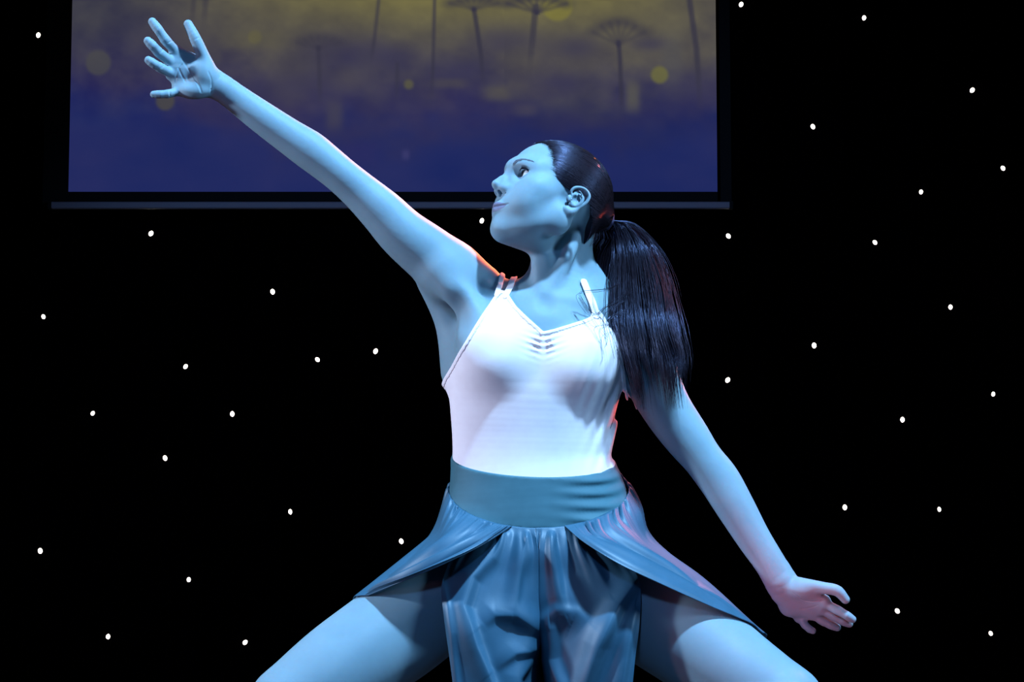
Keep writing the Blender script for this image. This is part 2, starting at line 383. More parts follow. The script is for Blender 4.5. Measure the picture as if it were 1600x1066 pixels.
def surface(fn, lo, hi, h, B=8, slack=1.6):
    """surface nets over only those blocks of the grid that the surface crosses"""
    lo = np.asarray(lo, float); nb = np.ceil((np.asarray(hi)-lo)/(h*B)).astype(int)
    g = np.stack(np.meshgrid(*[np.arange(n) for n in nb], indexing='ij'), -1).reshape(-1, 3)
    sup = (g//4)@np.array([1000000, 1000, 1]); order = np.argsort(sup, kind='stable'); g = g[order]; sup = sup[order]
    cen = (lo+(g+0.5)*h*B).astype(np.float32)
    cuts = np.r_[0, np.flatnonzero(np.diff(sup))+1, len(g)]
    act = np.zeros(len(g), bool)
    def coarse(ab): act[ab[0]:ab[1]] = np.abs(fn(cen[ab[0]:ab[1]])) < h*B*0.87*slack
    PAD[0] = h*B
    for ab in zip(cuts[:-1], cuts[1:]): coarse(ab)
    PAD[0] = 0.0
    g = g[act]; sup = sup[act]
    off = np.stack(np.meshgrid(*[np.arange(B+1)]*3, indexing='ij'), -1).reshape(-1, 3)
    D = np.empty((len(g), (B+1)**3), np.float32)
    cuts = np.r_[0, np.flatnonzero(np.diff(sup))+1, len(g)]
    def run(ab):
        a2, b2 = ab; p = (lo+(g[a2:b2, None, :]*B+off)*h).astype(np.float32).reshape(-1, 3); D[a2:b2] = fn(p).reshape(b2-a2, -1)
    for a, b in zip(cuts[:-1], cuts[1:]):
        for a2 in range(a, b, 12): run((a2, min(a2+12, b)))
    D = D.reshape(-1, B+1, B+1, B+1)
    keep = (D.min((1, 2, 3)) < 0) & (D.max((1, 2, 3)) > 0); D = D[keep]; g = g[keep]
    N = nb*B+2; key = lambda c: (c[:, 0].astype(np.int64)*N[1]+c[:, 1])*N[2]+c[:, 2]
    cor = [D[:, x:x+B, y:y+B, z:z+B] for x in (0, 1) for y in (0, 1) for z in (0, 1)]
    neg = sum((c < 0).astype(np.int8) for c in cor); cells = np.argwhere((neg > 0) & (neg < 8))
    gi = g[cells[:, 0]]*B+cells[:, 1:]; cv = np.stack([c[tuple(cells.T)] for c in cor], 1)
    cp = np.array([(x, y, z) for x in (0, 1) for y in (0, 1) for z in (0, 1)], float)
    acc = np.zeros((len(cells), 3)); cnt = np.zeros(len(cells))
    for a in range(8):
        for b in range(a+1, 8):
            if np.abs(cp[a]-cp[b]).sum() != 1: continue
            va, vb = cv[:, a], cv[:, b]; m = (va < 0) != (vb < 0); t = np.where(m, va/np.where(m, va-vb, 1), 0)
            acc += np.where(m[:, None], cp[a]+t[:, None]*(cp[b]-cp[a]), 0); cnt += m
    verts = lo+(gi+acc/cnt[:, None])*h
    ks = key(gi); o = np.argsort(ks); ks = ks[o]; verts = verts[o]
    quads = []
    for ax in range(3):
        sl0 = [slice(0, B)]*3; sl1 = list(sl0); sl1[ax] = slice(1, B+1)
        s0 = D[(slice(None), *sl0)] < 0; s1 = D[(slice(None), *sl1)] < 0
        e = np.argwhere(s0 != s1); G = g[e[:, 0]]*B+e[:, 1:]; flip = s0[tuple(e.T)]
        b1, b2 = (ax+1) % 3, (ax+2) % 3; idx = []
        for (i1, i2) in ((-1, -1), (0, -1), (0, 0), (-1, 0)):
            c = G.copy(); c[:, b1] += i1; c[:, b2] += i2; kk = key(c); w = np.clip(np.searchsorted(ks, kk), 0, len(ks)-1)
            idx.append(np.where((ks[w] == kk) & (c >= 0).all(1), w, -1))
        q = np.stack(idx, 1); q[~flip] = q[~flip][:, ::-1]; quads.append(q[(q >= 0).all(1)])
    return verts, np.concatenate(quads)
TET = np.array([(1,1,1),(1,-1,-1),(-1,1,-1),(-1,-1,1)], np.float32)
def project(fn, p, e=0.0005, it=2, lim=0.002):
    """move points onto the zero surface"""
    cell = np.floor(p/0.024).astype(int)@np.array([1000000, 1000, 1]); o = np.argsort(cell, kind='stable'); out = p[o].astype(np.float32); cell = cell[o]
    cuts = np.r_[0, np.flatnonzero(np.diff(cell))+1, len(cell)]
    def run(ab):
        q = out[ab[0]:ab[1]]
        for _ in range(it):
            f4 = fn(np.concatenate([q+t*np.float32(e) for t in TET])).reshape(4, -1); d = f4.mean(0); G = (f4.T@TET)/(4*e)
            gl = np.sqrt(np.maximum((G*G).sum(1), 0.05)); q = q-(np.clip(d/gl, -lim, lim)/gl)[:, None]*G
        out[ab[0]:ab[1]] = q
    for ab in zip(cuts[:-1], cuts[1:]): run(ab)
    r = np.empty_like(out); r[o] = out; return r
def normals(fn, p, e):
    cell = np.floor(p/0.024).astype(int)@np.array([1000000, 1000, 1]); o = np.argsort(cell, kind='stable'); q = p[o].astype(np.float32); cell = cell[o]
    cuts = np.r_[0, np.flatnonzero(np.diff(cell))+1, len(cell)]; out = np.empty_like(q)
    for a, b in zip(cuts[:-1], cuts[1:]):
        f4 = fn(np.concatenate([q[a:b]+t*np.float32(e) for t in TET])).reshape(4, -1); out[a:b] = f4.T@TET
    out /= np.maximum(np.linalg.norm(out, axis=1, keepdims=True), 1e-9); r = np.empty_like(out); r[o] = out; return r
def subdivide(V, Q, sel):
    """split the selected quads in four"""
    q = Q[sel]; n0 = len(V)
    ed = np.concatenate([np.stack([q[:, i], q[:, (i+1) % 4]], 1) for i in range(4)]); es = np.sort(ed, 1)
    u, inv = np.unique(es[:, 0].astype(np.int64)*n0+es[:, 1], return_inverse=True)
    mid = 0.5*(V[u//n0]+V[u % n0]); cen = V[q].mean(1); m = inv.reshape(4, -1).T+n0; c = np.arange(len(q))+n0+len(mid)
    new = np.concatenate([np.stack([q[:, i], m[:, i], c, m[:, (i-1) % 4]], 1) for i in range(4)])
    return np.concatenate([V, mid, cen]), np.concatenate([Q[~sel], new])
def relax(V, Q, it=2, lam=0.5):
    n = len(V); a = np.concatenate([Q[:, i] for i in range(4)]); b = np.concatenate([Q[:, (i+1) % 4] for i in range(4)])
    cnt = np.bincount(a, minlength=n)+np.bincount(b, minlength=n); cnt = np.maximum(cnt, 1)
    for _ in range(it):
        S_ = np.stack([np.bincount(a, V[b, c], n)+np.bincount(b, V[a, c], n) for c in range(3)], 1)/cnt[:, None]
        V = V+lam*(S_-V)
    return V

# ------------------------------------------------------------------ the dancer
print('setting', round(time.time()-T0, 1))
PXR = lambda px: px/PXM                              # pixels to metres at the dancer
BODY = Field()
# torso
tor = [(850,500,.0,.085,.050),(845,522,-.002,.128,.078),(838,550,-.004,.151,.094),(836,590,-.002,.157,.097),(834,635,.0,.151,.092),(833,680,.004,.146,.089),(832,715,.006,.144,.088),
       (835,755,.006,.149,.090),(840,800,.008,.163,.098),(843,850,.012,.176,.108),(844,900,.016,.160,.105)]
BODY.chain(PP([t[:3] for t in tor]), [(t[3], t[4]) for t in tor], u=(1,0,0), k=0.02)
# bust
for (px, py) in ((772,560),(913,572)):
    BODY.ell(P(px,py,-.060), (.062,.050,.058), k=0.035)
# shoulder girdle, trapezius
BODY.chain(PP([(704,424,.0),(748,446,.008),(792,486,.012),(850,498,.01)]), [.050,.043,.038,.050], k=0.022)
BODY.chain(PP([(1008,548,.0),(985,522,.01),(940,492,.012),(870,478,.01)]), [.046,.046,.046,.055], k=0.04)
BODY.chain(PP([(885,400,.045),(850,466,.045),(795,490,.035),(738,458,.025)]), [.028,.032,.032,.034], k=0.016)
BODY.chain(PP([(892,395,.045),(930,455,.045),(985,510,.03)]), [.030,.034,.036], k=0.03)
# chest and armpit folds of the raised arm
BODY.chain(PP([(690,428,-.035),(722,470,-.052),(752,530,-.062)]), [.030,.026,.034], k=0.03)
BODY.chain(PP([(672,445,.03),(703,500,.035),(718,580,.02)]), [.022,.030,.034], k=0.03)
BODY.chain(PP([(1005,560,-.02),(965,545,-.05),(930,545,-.06)]), [.030,.028,.034], k=0.03)
# arm raised to the left
BODY.chain(PP([(704,424,.0),(665,393,-.012),(630,365,-.022),(597,331,-.03),(560,297,-.038),(532,273,-.045),(505,251,-.05),(487,237,-.054),(453,214,-.06),(406,181,-.07),(372,156,-.078),(348,138,-.084),(335,128,-.088)]),
           [(.058,.056),(.052,.052),(.048,.047),(.043,.042),(.037,.036),(.037,.034),(.037,.035),(.036,.036),(.032,.033),(.027,.0295),(.022,.0265),(.0185,.0245),(.016,.023)], u=(0,1,0), k=0.02)
# arm lowered to the right
BODY.chain(PP([(1006,550,.0),(1018,590,-.002),(1038,632,-.004),(1074,685,-.01),(1098,717,-.015),(1122,748,-.02),(1148,791,-.03),(1178,842,-.04),(1206,885,-.05),(1220,910,-.052),(1226,925,-.052)]),
           [(.052,.052),(.050,.051),(.046,.0465),(.042,.042),(.038,.037),(.038,.038),(.035,.0355),(.029,.031),(.023,.0285),(.020,.029),(.016,.026)], u=(0,1,0), k=0.02)
# legs
kneeL, kneeR = (452,1102,-.15), (1226,1100,-.15)
BODY.chain(PP([(752,882,.012),(690,931,-.02),(610,994,-.07),(530,1048,-.115),kneeL]), [(.102,.096),(.100,.094),(.094,.092),(.086,.085),(.072,.070)], u=(0,1,0), k=0.035)
BODY.chain(PP([(934,884,.012),(990,936,-.02),(1075,997,-.07),(1152,1054,-.115),kneeR]), [(.105,.100),(.102,.096),(.094,.090),(.084,.081),(.070,.068)], u=(0,1,0), k=0.035)
feet = []
for (kn, ax) in ((kneeL, -1), (kneeR, 1)):
    K = P(*kn); A = np.array([K[0]+ax*0.03, K[1]+0.06, 0.085])
    m1 = K*0.72+A*0.28+np.array([0, .03, 0]); m2 = K*0.4+A*0.6+np.array([0, .015, 0])
    BODY.chain([K, m1, m2, A], [.060,.057,.044,.034], k=0.02)
    d = np.array([ax*0.80, -0.60, 0]); heel = A-d*0.045; heel[2] = 0.032
    mid = A+d*0.07; mid[2] = 0.038; ball = A+d*0.14; ball[2] = 0.021; toe = A+d*0.19; toe[2] = 0.014
    side = np.array([-d[1], d[0], 0])
    BODY.chain([A, heel], [.034,.030], k=0.015)
    BODY.chain([heel, mid, ball, toe], [(.030,.030),(.034,.036),(.043,.019),(.033,.012)], u=side, k=0.015)
# neck
BODY.chain(PP([(896,322,.035),(884,368,.028),(872,410,.02),(864,458,.012)]), [.054,.0515,.050,.055], k=0.022)
BODY.chain(PP([(904,346,-.012),(890,392,-.030),(866,440,-.046),(853,460,-.052)]), [.012,.0125,.011,.008], k=0.014)
BODY.chain(PP([(838,392,-.02),(842,425,-.040),(846,460,-.052)]), [.010,.010,.008], k=0.016)
BODY.ell(P(852,418,-.030), (.018,.02,.028), k=0.02)
BODY.chain(PP([(838,472,-.050),(800,468,-.046),(760,450,-.035)]), [.008,.008,.009], k=0.016)
BODY.chain(PP([(868,468,-.052),(910,476,-.046),(960,500,-.03)]), [.008,.008,.009], k=0.016)
BODY.ell(P(853,470,-.083), (.012,.010,.014), k=0.014, op='s')
BODY.ell(P(714,484,-.088), (.020,.028,.032), k=0.03, op='s')          # armpit hollow

# ---- hands
def finger(pts, rads, k=0.004): BODY.chain(PP(pts), rads, k=k, step=0.006)
def hand(wrist, mcps, fingers, thumb, mr, fr, thenar, hypo, fill):
    for m in mcps: BODY.chain(PP([wrist, m]), [mr*1.25, mr], k=0.012)
    for c, r in fill: BODY.ell(P(*c), r, k=0.012)
    BODY.ell(P(*thenar[0]), thenar[1], k=0.014); BODY.ell(P(*hypo[0]), hypo[1], k=0.014)
    for fp, s in fingers:
        a, b_, c_, d_ = [np.array(q, float) for q in fp]
        finger([a, (a+b_)/2, b_, (b_+c_)/2, c_, (c_+d_)/2, d_], [fr*s*q for q in (1.04, .97, 1.03, .93, .96, .93, .82)])
    finger(thumb, [fr*1.45, fr*1.22, fr*1.12, fr*.90], k=0.008)
Y0 = -.095
hand((346,138,-.082), [(275,81,Y0),(267,97,Y0-.002),(269,116,Y0),(279,138,Y0+.004)],
     [([(275,81,Y0-.003),(258,62,Y0-.022),(247,46,Y0-.030),(238,34,Y0-.030)],1.0),
      ([(267,97,Y0-.005),(247,81,Y0-.028),(238,71,Y0-.040),(231,64,Y0-.042)],1.0),
      ([(269,116,Y0-.004),(249,105,Y0-.026),(239,99,Y0-.036),(232,94,Y0-.038)],.96),
      ([(280,143,Y0-.002),(260,147,Y0-.016),(250,147.5,Y0-.020),(240,147.5,Y0-.020)],.84)],
     [(331,118,Y0+.002),(317,86,Y0-.014),(304,58,Y0-.022),(294,38,Y0-.020)], .0125, .0092,
     ((316,112,Y0-.012),(.020,.015,.026)), ((303,143,Y0-.006),(.026,.015,.014)), [((295,112,Y0+.004),(.030,.014,.034))])
def surf_y(px, py):
    ys = np.linspace(-.25, .05, 601); d = BODY.value(np.array([P(px, py, y) for y in ys], np.float32)); return ys[np.argmax(d < 0)]
def crease(pts, r, k=.0016):
    pts = np.array(pts, float); q = catmull(np.linspace(0, 1, len(pts)), pts, np.linspace(0, 1, 9))
    BODY.chain(PP([(a, b_, surf_y(a, b_)-.0003) for a, b_ in q]), np.r_[r*.4, np.full(7, r), r*.4], k=k, op='s', step=.004)
Y1 = -.055
hand((1224,908,-.052), [(1288,940,Y1-.012),(1281,951,Y1-.002),(1268,959,Y1+.010),(1250,964,Y1+.022)],
     [([(1289,943,Y1-.012),(1311,955,Y1-.022),(1323,962,Y1-.026),(1332,968,Y1-.024)],.94),
      ([(1281,951,Y1-.002),(1303,964,Y1-.008),(1317,971,Y1-.010),(1327,975,Y1-.008)],.94),
      ([(1268,959,Y1+.010),(1286,971,Y1+.006),(1298,977,Y1+.004),(1308,981,Y1+.006)],.92),
      ([(1250,964,Y1+.020),(1257,976,Y1+.012),(1264,983,Y1+.006),(1270,986,Y1+.006)],.82)],
     [(1250,914,Y1-.012),(1286,919,Y1-.030),(1309,924,Y1-.036),(1321,937,Y1-.034)], .0120, .0088,
     ((1258,922,Y1-.018),(.026,.013,.014)), ((1232,944,Y1+.012),(.018,.014,.022)), [((1255,942,Y1+.006),(.030,.012,.022))])

crease([(284,91),(292,104),(300,118),(311,134),(315,145)], .0010)
crease([(274,131),(276,117),(281,105),(285,98)], .0009); crease([(290,128),(284,118),(279,107)], .0008)
crease([(326,112),(331,127),(329,146)], .0009)
for (a, b_) in (((262,68),(270,63)),((251,83),(255,76)),((252,108),(256,101)),((266,143),(266,151)),((305,62),(312,58))): crease([a, ((a[0]+b_[0])/2, (a[1]+b_[1])/2), b_], .0009)
crease([(1238,926),(1254,938),(1272,940),(1286,937)], .0012); crease([(1250,952),(1264,950),(1278,946)], .0011)
# ---- head: coordinates in millimetres, x to the dancer's left, y out of the face, z up, origin between the ear holes
ya, pa, ra_ = [math.radians(a) for a in (64.2, 21.6, -9.4)]
def rz(t): c, s = math.cos(t), math.sin(t); return np.array([[c,-s,0],[s,c,0],[0,0,1]])
def rx(t): c, s = math.cos(t), math.sin(t); return np.array([[1,0,0],[0,c,-s],[0,s,c]])
def ry(t): c, s = math.cos(t), math.sin(t); return np.array([[c,0,s],[0,1,0],[-s,0,c]])
HR = np.stack([RIGHT, -FWD, UP], 1)@rz(ya)@ry(ra_)@rx(pa)        # columns: head axes in the world
HC = P(861.7, 317.7, -.02); HS = 903.0/(F/((HC-CAM)@FWD))/1000
def H(x, y, z): return HC+HR@np.array([x, y, z])*HS
def HP(l): return np.array([H(*p) for p in l])
def he(c, r, k, op='u', R=None): BODY.ell(H(*c), np.array(r)*HS, HR if R is None else HR@R, k*HS, op)
def hc(pts, rad, k, op='u', step=4.0, u=(1,0,0)): BODY.chain(HP(pts), np.array(rad, float)*HS, HR@np.array(u, float), k*HS, op, step*HS)
def to_head(p): return (p-HC)@HR/HS
he((0,-6,33), (74,94,76), 10)
he((0,28,-18), (59,53,66), 25)
for s in (-1, 1):
    he((s*48,47,-5), (19,23,16), 24)
    he((s*38,54,-28), (26,27,34), 24)
    he((s*31,64,-36), (20,18,24), 20)
    hc([(s*52,6,-40),(s*45,30,-62),(s*24,58,-77),(0,71,-82)], [15,15,14,14], 24)
    hc([(0,84,31),(s*24,80,34),(s*45,63,31)], [8,8,7], 22)
he((0,75,-80), (16,13,12), 16)
he((0,71,-45), (32,24,27), 20)
he((0,32,-72), (36,44,24), 22)
for s in (-1, 1):
    he((s*32,90,12), (16,13,10), 10, 's')
# nose
for s in (-1, 1): hc([(s*7,84,14),(s*10,85,0),(s*12,85,-12)], [6,8,9], 14)
hc([(0,87,20),(0,94,9),(0,102,-1),(0,107,-10)], [7,6.2,6.6,8.2], 8)
hc([(0,104,-15),(0,97,-24)], [5.5,4.6], 4)
for s in (-1, 1):
    hc([(s*4,97,0),(s*7,97,-8),(s*10,95,-14)], [5.5,6,6], 8)
    he((s*10.5,92.5,-15.5), (6.2,9.0,6.2), 9)
    hc([(s*18.5,90,-13),(s*19,88,-18),(s*16,91,-23.5)], [.9,1.2,1.0], 3, 's')
    he((s*6.6,98.0,-22.5), (3.0,5.6,3.2), 1.5, 's')
    hc([(s*6.4,97,-21),(s*6.0,91,-12),(s*5,84,-4)], [2.9,2.9,2.6], 1.2, 's')
# mouth
for s in (-1, 1):
    hc([(s*30,74.5,-48.2),(s*17,88,-46.6),(s*5,95.6,-44.8),(0,95.6,-45.2)], [1.4,3.0,4.0,3.8], 6)
    hc([(s*29,74.5,-49),(s*14,88.5,-52.8),(0,93.2,-54.4)], [1.4,3.6,4.8], 6)
    pass
def on_face(x, z):
    ys = np.linspace(125, 55, 281); d = BODY.value(np.array([H(x, y, z) for y in ys], np.float32)); return ys[np.argmax(d < 0)]
for s in (-1, 1):
    xs_ = [0, 6, 12, 18, 24, 29, 32]; zs_ = [-49.4, -49.6, -49.2, -48.8, -48.2, -47.6, -47.4]
    hc([(s*x, on_face(x, z)+.3, z) for x, z in zip(xs_, zs_)], [1.3,1.5,1.6,1.7,1.6,1.4,.8], 1.4, 's', step=3)
hc([(0,102,-29),(0,101.5,-38)], [2.2,2.2], 4, 's')
# eyes
EYES = [np.array((s*32,65.5,14.5)) for s in (-1, 1)]
for e in EYES:
    he(e, (14.0,14.0,13.6), 5)
    s = np.sign(e[0])
    hc([(e[0]-s*13,79,e[2]+5),(e[0]-s*3,81.5,e[2]+10.2),(e[0]+s*8,77,e[2]+9),(e[0]+s*15,69,e[2]+3)], [.8,1.0,1.0,.7], 2.5, 's')
    c_ = H(*e)
    def opening(p, e=e, s=s):
        q = to_head(p)-e; a = q[:, 0]*s
        zz = q[:, 2]-0.09*a                                   # outer corner a little higher
        up = np.hypot(a, zz+11.4)-17.9; dn = np.hypot(a, zz-17.5)-22.6
        return (np.maximum(np.maximum(up, dn), np.maximum(4.0-q[:, 1], np.sqrt((q*q).sum(1))-19))*HS).astype(np.float32)
    BODY.custom(opening, c_-.03, c_+.03, 0.0016, 's')
# ears
for s in (-1, 1):
    Rt = rz(-s*0.30)@rx(0.20)
    he((s*75,-13,-7), (4.2,13,18), 4, R=Rt)
    hc([(s*76,-3,-5),(s*77,2,2),(s*79,0,8),(s*82,-9,13),(s*85,-20,12),(s*87,-28,4),(s*85,-27,-8),(s*80,-19,-20),(s*75,-8,-31),(s*72.5,-1,-29)], [2.0,2.4,2.8,2.9,2.9,2.9,2.9,3.4,5.2,4.0], 1.6, step=3)
    he((s*85,-8,-9), (9,8,9), 2.0, 's')
    hc([(s*84,-7,6),(s*86,-14,8),(s*88,-21,5),(s*88,-22.5,-3)], [2.4,2.8,2.1,1.6], 2, 's', step=3)
    hc([(s*82,-12,1),(s*84,-18.5,-2),(s*83,-18.5,-12),(s*79,-12,-20),(s*76,-4,-19)], [2.4,2.8,3.0,3.0,2.4], 2, step=3)
    he((s*75,2,-10), (3.6,3.6,6), 3)
he((54,-2,-46), (16,18,24), 22)
body_fn = BODY.value
LO = np.array([-.80, -.42, -.01]); HI = np.array([.78, .20, 1.80])
allp = np.array([P(225,25,-.12), P(1340,1000,-.1)])
V, Q = surface(body_fn, LO, HI, 0.003)
print('body net', len(V), len(Q), round(time.time()-T0, 1))
V = relax(V, Q, 7, 0.5)
c = V[Q].mean(1); lh = to_head(c)
in_head = (lh[:, 2] > -115) & (np.abs(lh[:, 0]) < 100) & (np.abs(lh[:, 1]) < 130)
hl, hr_ = P(290,95,-.1), P(1275,945,-.05)
in_hand = (np.linalg.norm(c-hl, axis=1) < .10) | (np.linalg.norm(c-hr_, axis=1) < .09)
V, Q = subdivide(V, Q, in_head | in_hand)
def detail(V): 
    l = to_head(V); return ((l[:, 2] > -118) & (np.abs(l[:, 0]) < 103) & (np.abs(l[:, 1]) < 133)) | (np.linalg.norm(V-hl, axis=1) < .105) | (np.linalg.norm(V-hr_, axis=1) < .095)
dm = detail(V); V[dm] = project(body_fn, V[dm], 0.0004)
c = V[Q].mean(1); lh = to_head(c)
fine = (lh[:, 1] > 40) & (np.abs(lh[:, 0]) < 60) & (lh[:, 2] > -72) & (lh[:, 2] < 40)      # eyes, nose, mouth once more
fine |= (lh[:, 0] > 66) & (np.abs(lh[:, 1]+12) < 30) & (np.abs(lh[:, 2]) < 40)
fine &= (lh[:, 2] > -100) & (lh[:, 2] < 130) & (lh[:, 1] < 130) & (lh[:, 0] < 110)
V, Q = subdivide(V, Q, fine)
l = to_head(V); fm = (l[:, 1] > 38) & (np.abs(l[:, 0]) < 62) & (l[:, 2] > -74) & (l[:, 2] < 42) | (l[:, 0] > 64) & (np.abs(l[:, 1]+12) < 32) & (np.abs(l[:, 2]) < 42)
V[fm] = project(body_fn, V[fm], 0.0003)
print('body mesh', len(V), len(Q), round(time.time()-T0, 1))

root = np.array([P(842,900,0)[0], 0.0, 0.0])
person = empty('person', root)
tag(person, 'dancer in white camisole top and blue split skirt, one arm raised, lunging', 'person')
body = mesh_obj('body', V-root, Q, SKIN, person)
NM = np.empty(len(V)*3, np.float32); body.data.vertices.foreach_get('normal', NM); NM = NM.reshape(-1, 3)
dm = np.flatnonzero(detail(V)); NM[dm] = normals(body_fn, V[dm], 0.0009)
body.data.normals_split_custom_set_from_vertices(NM)
# lip colour belongs to the skin itself
l = to_head(V); lipm = np.zeros(len(V), np.float32)
near = np.flatnonzero((l[:, 1] > 75) & (np.abs(l[:, 0]) < 30) & (np.abs(l[:, 2]+50) < 15)); q = l[near]
t = np.abs(q[:, 0])/29.0
upz = -41.0-7.0*np.clip(t, 0, 1)**1.6+1.6*np.exp(-(q[:, 0]/3)**2)*-1; loz = -59.0+9.5*np.clip(t, 0, 1)**2.0
lipm[near] = np.clip((upz-q[:, 2])/1.2+.5, 0, 1)*np.clip((q[:, 2]-loz)/1.2+.5, 0, 1)*np.clip((1.02-t)*8, 0, 1)
a_ = body.data.attributes.new('lip', 'FLOAT', 'POINT'); a_.data.foreach_set('value', lipm)

def biggest(V, Q):
    lab = np.arange(len(V))
    while True:
        m = lab[Q].min(1); new = lab.copy()
        for i in range(4): np.minimum.at(new, Q[:, i], m)
        new = new[new]
        if (new == lab).all(): break
        lab = new
    keep = lab == np.bincount(lab).argmax(); idx = np.cumsum(keep)-1; q = Q[keep[Q[:, 0]]]; return V[keep], idx[q]
def part_from(fn, lo, hi, h, name, mat, parent, smooth=2):
    V, Q = biggest(*surface(fn, lo, hi, h)); V = relax(V, Q, smooth, 0.5) if smooth else V
    return mesh_obj(name, V-root, Q, mat, parent)

# ---- eyeballs
EM = bpy.data.materials.new('eye'); EM.use_nodes = True
nt = EM.node_tree; b = nt.nodes['Principled BSDF']; b.inputs['Roughness'].default_value = 0.08
tc = nt.nodes.new('ShaderNodeTexCoord'); sp = nt.nodes.new('ShaderNodeSeparateXYZ'); nt.links.new(tc.outputs['Object'], sp.inputs[0])
rp = nt.nodes.new('ShaderNodeValToRGB'); rp.color_ramp.interpolation = 'LINEAR'
mr = nt.nodes.new('ShaderNodeMapRange'); mr.inputs[1].default_value = 0.70; mr.inputs[2].default_value = 1.0
nt.links.new(sp.outputs['Z'], mr.inputs[0]); nt.links.new(mr.outputs[0], rp.inputs[0]); nt.links.new(rp.outputs[0], b.inputs['Base Color'])
els = rp.color_ramp.elements; els[0].color = (.75,.74,.74,1); els[0].position = 0.50; els[1].color = (.008,.006,.006,1); els[1].position = 0.93
for pos, col in ((.56, (.05,.04,.035,1)), (.88, (.09,.06,.045,1))): e_ = els.new(pos); e_.color = col
import mathutils
vs = []; fs = []
NU, NV = 32, 20
for k in range(NV+1):
    for q in range(NU):
        a, t = k/NV*math.pi, q/NU*2*math.pi; vs.append((math.sin(a)*math.cos(t), math.sin(a)*math.sin(t), math.cos(a)))
fs = [(k*NU+q, (k+1)*NU+q, (k+1)*NU+(q+1) % NU, k*NU+(q+1) % NU) for k in range(NV) for q in range(NU)]
gaze = HR@np.array([-0.30, 0.93, 0.14]); gaze /= np.linalg.norm(gaze)
for e in EYES:
    eo = mesh_obj('eye', vs, fs, EM, body); eo.scale = (12.4*HS,)*3; eo.location = H(*e)-root
    eo.rotation_euler = mathutils.Vector(gaze).to_track_quat('Z', 'Y').to_euler()

# ---- strands (lashes, brows, hair): thin tapering tubes gathered in one mesh per part
def tubes(lines, rad, sides=3):
    """lines (n, m, 3), rad (n, m)"""
    lines = np.asarray(lines, float); n, m, _ = lines.shape
    tan = np.gradient(lines, axis=1); tan /= np.maximum(np.linalg.norm(tan, axis=2, keepdims=True), 1e-9)
    ref = np.array([0.31, 0.87, 0.38]); u = np.cross(tan, ref); u /= np.maximum(np.linalg.norm(u, axis=2, keepdims=True), 1e-9); w = np.cross(tan, u)
    V = np.stack([lines+(u*math.cos(2*math.pi*s/sides)+w*math.sin(2*math.pi*s/sides))*rad[..., None] for s in range(sides)], 2)
    idx = np.arange(n*m*sides).reshape(n, m, sides); a = idx[:, :-1]; b_ = idx[:, 1:]
    Qs = np.stack([a, np.roll(a, -1, 2), np.roll(b_, -1, 2), b_], -1).reshape(-1, 4)
    return V.reshape(-1, 3), Qs
for e in EYES:
    s = np.sign(e[0]); L = []
    for q in range(32):
        t = -1+2*q/31; a = t*13.0                             # inner to outer
        z = 0.09*a+(-11.4+math.sqrt(max(17.9**2-a*a, 0)))
        y = math.sqrt(max(14.2**2-a*a-z*z, 1))
        p0 = np.array([e[0]+s*a, e[1]+y, e[2]+z]); ln = 9.5*(0.65+0.35*(t+1)/2)
        d = np.array([s*(0.20+0.55*t), 1.0-0.25*t, 0.30]); d /= np.linalg.norm(d)
        L.append([H(*(p0+d*ln*w+np.array([0, 0, 3.2*w*w]))) for w in np.linspace(0, 1, 6)])
    L = np.array(L); vv, qq = tubes(L-root, np.linspace(.0006, .00012, 6)[None]*np.ones((len(L), 1)))
    mesh_obj('eyelashes', vv, qq, HAIR, body)
    vv, qq = tubes(L[None, :, 0]-root, np.r_[.0003, np.full(len(L)-2, .0008), .0004][None], 5); mesh_obj('eyeliner', vv, qq, HAIR, body)
    L = []
    pts = np.array([(s*18,92,30.5),(s*26,91,35),(s*36,84,37.8),(s*48,70,34.5)])
    for q in range(170):
        t = rng.random(); c = catmull(np.array([0, .33, .68, 1.0]), pts, np.array([t]))[0]; c = c+np.array([0, 0, rng.normal()*1.1*(1.1-t*.8)])
        d = np.array([s*0.8, -0.25, 0.35-0.6*t]); d /= np.linalg.norm(d)
        L.append([H(*(c+d*w*6.5)) for w in np.linspace(-.3, .7, 5)])
    L = np.array(L); pr = project(body_fn, L.reshape(-1, 3), 0.0005, 4, .006).reshape(L.shape)+HR[:, 1]*0.0003
    vv, qq = tubes(pr-root, np.array([.0001, .00028, .0003, .00028, .0001])[None]*np.ones((len(L), 1)))
    mesh_obj('eyebrow', vv, qq, BROW, body)
print('face', round(time.time()-T0, 1))

# ---- hair: slicked-back cap, then strands lying on it, then the ponytail
TIEH = np.array((-2.0, -112.0, 15.0)); TIEP = H(*TIEH)
hz = np.array([-90,-60,-35,-10,3,7,11,17,33,49,69,82,92,115.]); hy = np.array([-84,-78,-70,-56,-44,-4,14,25,35,41,46,53,60,68.])
SK = Field(); SK.ell(H(0,-7,34), np.array((76.5,97,78))*HS, HR, .01); SK.ell(H(0,-45,-25), np.array((50,38,44))*HS, HR, .03*1); SK.ell(H(0,-100,14), np.array((20,15,18))*HS, HR, .03)
def cap_fn(p):
    q = to_head(p); d = np.maximum(SK.value(p), ((q[:, 1]-np.interp(q[:, 2], hz, hy))*0.75*HS).astype(np.float32))
    return np.maximum(d, ((-66-q[:, 2])*HS).astype(np.float32))
hair = part_from(cap_fn, HC-.15, HC+.17, 0.002, 'hair', HAIR, person, 3)
hair['label'] = 'dark hair slicked back into a ponytail'
starts = []
